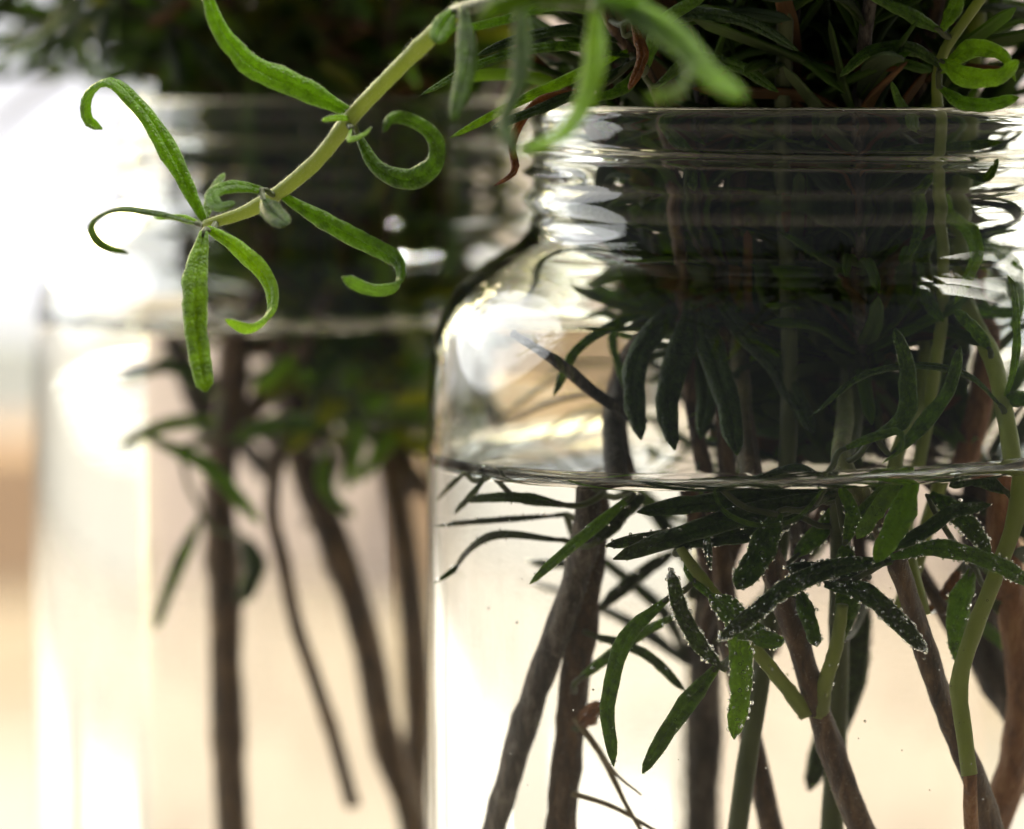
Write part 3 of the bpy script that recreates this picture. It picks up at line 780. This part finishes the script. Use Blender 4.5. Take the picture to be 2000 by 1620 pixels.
s = sprig(bm_(10, -14, 104), 'rosemary sprig with pale curled leaves at the rim of the sharp jar', SPRIGS_F)
stem(s, [bm_(10, -14, 104), bm_(16, -18, 130), bm_(17, -24, 150)]+A([(1828,400),(1832,250),(1836,120),(1900,20),(1960,-60)], -26, -30), [30,28,26,24,22,20], SHOOT, nodes=7, n=50)
for q, wd_, m_, y0, y1 in (
    ([(1836,140),(1900,95),(1960,110),(1985,160)], 44, LEAF_YOUNG, -32, -40), ([(1840,130),(1780,95),(1700,100),(1640,150)], 34, LEAF, -30, -36),
    ([(1838,120),(1890,150),(1950,150),(1990,120)], 50, LEAF_YOUNG, -34, -42), ([(1834,170),(1880,200),(1930,205),(1990,190)], 36, LEAF, -32, -38),
    ([(1830,300),(1870,330),(1930,345),(1950,310)], 26, LEAF_YOUNG, -25, -27), ([(1828,330),(1790,380),(1790,450),(1770,520)], 34, LEAF_YOUNG, -25, -26),
    ([(1700,298),(1800,292),(1880,285),(1958,278)], 30, LEAF_YOUNG, -25, -26), ([(1828,400),(1880,440),(1900,520),(1860,590)], 40, LEAF_YOUNG, -22, -30),
    ([(1830,440),(1800,500),(1810,570),(1840,620)], 40, LEAF, -18, -26), ([(1900,470),(1950,500),(1985,560),(1975,640)], 40, LEAF, -10, -20),
    ([(1790,250),(1765,215),(1740,160)], 34, LEAF, -26, -32), ([(1880,560),(1930,590),(1990,600)], 36, LEAF, -14, -20),
    ([(1836,60),(1760,20),(1690,-10)], 36, LEAF, -30, -36), ([(1840,60),(1870,0),(1860,-60)], 36, LEAF_YOUNG, -30, -34)):
    leaf(s, A(q, y0, y1), wd_, m_, twist=(random.uniform(-30, 30), random.uniform(20, 60)), n=18)
s = sprig(bm_(-8, -10, 106), 'rosemary sprig spilling over the rim of the sharp jar beside the drooping one', SPRIGS_F)
stem(s, [bm_(-8, -10, 106), bm_(-14, -14, 132), bm_(-16, -18, 154)]+A([(1300,240),(1270,150),(1200,60),(1150,-60)], -20, -26), [34,32,30,28,24,20], BARK, nodes=7, n=50)
for q, wd_, m_, y0, y1 in (
    ([(1225,100),(1120,150),(1000,205),(878,270)], 26, LEAF_YOUNG, -24, -34), ([(1230,110),(1100,90),(950,120),(822,186)], 28, LEAF, -24, -34),
    ([(1210,80),(1100,60),(1000,80),(930,110)], 30, LEAF_DARK, -24, -30), ([(1240,120),(1150,170),(1060,210),(960,250)], 30, LEAF_DARK, -26, -36),
    ([(1140,175),(1050,200),(1000,280),(1005,335),(964,364)], 22, LEAF_DRY, -30, -38), ([(1235,40),(1255,110),(1228,176)], 28, LEAF_DRY, -30, -36),
    ([(1250,130),(1220,170),(1140,200)], 30, LEAF, -26, -32), ([(1280,170),(1350,120),(1440,130),(1520,180)], 34, LEAF, -26, -32),
    ([(1220,70),(1330,30),(1450,40),(1560,100)], 34, LEAF_DARK, -28, -36), ([(1260,140),(1290,50),(1380,-10)], 36, LEAF, -28, -34),
    ([(1180,30),(1080,10),(980,40),(880,60)], 28, LEAF, -24, -28), ([(1290,220),(1340,300),(1360,380)], 36, LEAF, -22, -25)):
    leaf(s, A(q, y0, y1), wd_, m_, twist=(random.uniform(-30, 30), random.uniform(0, 50)), n=18)

# ------------------------------------------------------------------ the bunch that fills the mouth of the sharp jar
rng = random.Random(5); random.seed(5)
MIX = ['leaf', 'dark', 'leaf', 'leaf', 'dark', 'young', 'leaf', 'leaf', 'dark', 'dry']
def bunch(ax, n, label, group, z_leaf, mixes, rim, splay, seed, keepout=(), leafstep=4.6, zbase=(98, 120), shift=0):
    random.seed(seed)
    for i in range(n):
        g = i*2.39996+.4; rr = math.sqrt((i+.5)/n)
        bx, by = ax[0]/MM+math.cos(g+2.6)*rr*33, ax[1]/MM+math.sin(g+2.6)*rr*33
        nx, ny = ax[0]/MM+math.cos(g)*rr*rim, ax[1]/MM+math.sin(g)*rr*rim
        tx, ty = ax[0]/MM+math.cos(g)*rr*splay, ax[1]/MM+math.sin(g)*rr*splay
        h = random.uniform(212, 245)
        zb = random.uniform(*zbase)          # cut short: wedged between the longer ones
        kx = ax[0]/MM+shift+(bx-ax[0]/MM)*.62; ky = by*.7+ny*.3
        b = bm_(kx, ky, zb)
        pts = [b, bm_(kx*.7+nx*.3, ky*.7+ny*.3, zb+(152-zb)*.35), bm_(kx*.25+nx*.75, ky*.25+ny*.75, zb+(152-zb)*.7),
               bm_(nx, ny, 152), bm_(nx, ny, 170), bm_(nx*.45+tx*.55, ny*.45+ty*.55, 195), bm_(tx, ty, h)]
        s = sprig(b, label, group)
        stem(s, pts, [26,28,30,30,28,26,20], random.choice([BARK, BARK_DARK, BARK, SHOOT_DULL]), nodes=9, n=48, sides=8, rough=.09)
        zl = max(zb+4, z_leaf+random.uniform(-14, 12))
        L0 = (zl-zb)/(h-zb)*.95; LM = (166-zb)/(h-zb)
        leafy(s, pts, L0, LM, leafstep*1.1, (14, 22), mixes, [ax], (18, 45), keepout, random.random()*3)
        leafy(s, pts, LM, 1, leafstep, (15, 26), mixes, [ax], (35, 80), keepout, random.random()*3)
bunch(AX1, 18, 'rosemary sprig packed tightly among others in the mouth of the sharp jar', SPRIGS_F, 128, MIX, 26, 42, 21, leafstep=2.8, shift=7)
flush_bubbles()

# ------------------------------------------------------------------ the blurred jar's bunch
def W2(lst, Y, Y2=None):
    n = len(lst); Y2 = Y if Y2 is None else Y2
    return [Pw(x, y, Y+(Y2-Y)*i/max(1, n-1), AX2) for i, (x, y) in enumerate(lst)]
def b2(x, y, z=7.5): return Vector((AX2[0]+x*MM, AX2[1]+y*MM, z*MM))
S2 = .0625*1.16
random.seed(8)
s = sprig(b2(-16, -16), 'rosemary sprig with thick dark upright stem in the blurred jar', SPRIGS_B)
stem(s, [b2(-16, -16)]+W2([(455,1620),(445,1400),(440,1150),(430,950),(450,780)], -22, -16)+[b2(-12, -8, 155), b2(-12, -6, 180), b2(-24, -8, 220)], [62,62,60,54,44,34], BARK, scale=S2, nodes=8, rough=.1)
leaf(s, W2([(285,850),(400,905),(512,1022)], -34, -36), 38, LEAF, scale=S2)
leaf(s, W2([(395,1010),(350,1110),(306,1232)], -30, -33), 34, LEAF, scale=S2)
leaf(s, W2([(430,820),(330,830),(240,870)], -28, -30), 34, LEAF_YOUNG, scale=S2)
leaf(s, W2([(430,760),(340,720),(240,745)], -24, -28), 30, LEAF, scale=S2)
leaf(s, W2([(450,860),(560,830),(640,840)], -26, -30), 36, LEAF_YOUNG, scale=S2)
leaf(s, W2([(480,1050),(500,1100),(470,1180)], -26, -28), 50, LEAF_DARK, scale=S2)
s = sprig(b2(14, -14), 'rosemary sprig with slanting brown stem crossing the blurred jar', SPRIGS_B)
stem(s, [b2(14, -14)]+W2([(790,1560),(755,1450),(715,1250),(660,1080),(600,920),(570,780)], -20, -14)+[b2(-4, -4, 155), b2(-2, -4, 182), b2(-4, -10, 222)], [44,48,54,60,54,40,30], BARK, scale=S2, nodes=8, rough=.1)
leaf(s, W2([(640,880),(640,960),(690,1010)], -24, -30), 40, LEAF_YOUNG, scale=S2)
s = sprig(b2(8, -22), 'rosemary sprig with thin jointed stem whose cut end hangs in the blurred jar', SPRIGS_B)
stem(s, W2([(690,1575),(640,1400),(580,1220),(545,1060),(535,1020)], -24, -28)+W2([(560,820)], -24)+[b2(2, -14, 158), b2(4, -16, 184), b2(10, -26, 214)], [28,28,28,28,30,28], BARK, scale=S2, nodes=6)
s = sprig(b2(20, -8), 'rosemary sprig with olive green stem beside the sharp jar, inside the blurred one', SPRIGS_B)
stem(s, [b2(20, -8)]+W2([(810,1600),(815,1400),(800,1150),(770,950),(740,800)], -12, -10)+[b2(10, -6, 158), b2(10, -4, 184), b2(18, -6, 216)], [48,50,48,42,36,30], BARK, scale=S2, nodes=7)
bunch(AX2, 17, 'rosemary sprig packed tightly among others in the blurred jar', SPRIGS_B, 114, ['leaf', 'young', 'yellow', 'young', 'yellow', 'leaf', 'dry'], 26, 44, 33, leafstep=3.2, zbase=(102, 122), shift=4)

random.seed(77)
s = sprig(b2(16, -20, 96), 'rosemary sprig with leaves tinted a sunlit yellow-green just under the water of the blurred jar', SPRIGS_B)
stem(s, [b2(16, -20, 96), b2(12, -22, 118), b2(8, -18, 140), b2(8, -12, 165), b2(10, -12, 190)], [34,32,30,26,24], SHOOT, scale=S2, nodes=6)
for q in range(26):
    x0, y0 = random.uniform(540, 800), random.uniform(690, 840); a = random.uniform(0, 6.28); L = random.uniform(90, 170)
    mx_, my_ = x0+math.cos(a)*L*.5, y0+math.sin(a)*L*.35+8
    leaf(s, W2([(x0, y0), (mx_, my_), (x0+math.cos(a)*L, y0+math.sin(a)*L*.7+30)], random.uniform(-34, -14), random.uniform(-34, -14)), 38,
         random.choice([LEAF_SUN_TINT, LEAF_SUN_TINT, LEAF_YOUNG, LEAF_YOUNG, LEAF]), scale=S2, bub=0, n=10)
random.seed(14)
LM2 = ['leaf', 'dark', 'leaf', 'dark']
for q, (lab, pts_px, yy) in enumerate((
    ('rosemary sprig leaning far out over the shoulder of the blurred jar', [(300,80),(150,40),(20,60)], (80, 96)),
    ('rosemary sprig with bare drooping tip hanging outside the blurred jar', [(290,60),(170,120),(60,190),(-20,260)], (110, 150)),
    ('rosemary sprig bending upward and out of the blurred jar', [(320,40),(200,-20),(80,-80)], (60, 50)))):
    b = b2(-14+q*5, 4+q*5, 112)
    pts = [b, b2(-20, 2+q*6, 132), b2(-27, q*5, 156), b2(-28, q*4, 174)]+[P(x, y, yy[0]+(yy[1]-yy[0])*i/(len(pts_px)-1)) for i, (x, y) in enumerate(pts_px)]
    s = sprig(b, lab, SPRIGS_B)
    stem(s, pts, [40,38,34,30,26,20,12], BARK_DARK, nodes=8, n=48, sides=8)
    leafy(s, pts, .62, .98 if q != 1 else .8, 2.6, (13, 22), LM2, [AX2], (40, 85))

random.seed(3)
V, F = [], []
for q in range(150):
    a = random.uniform(-2.9, -.3); z = random.uniform(60, LV1-6)*MM; r = min(.24, random.lognormvariate(math.log(.09), .5))*MM
    p = Vector((math.cos(a)*.0462, math.sin(a)*.0462, z)); b = len(V)
    V += [p+v*r for v in ICO_V]; F += [tuple(b+i for i in f) for f in ICO_F]
wt = bpy.data.objects['water']
o = mesh_obj('air_bubbles', V, F, BUBBLE, wt); o['kind'] = 'stuff'
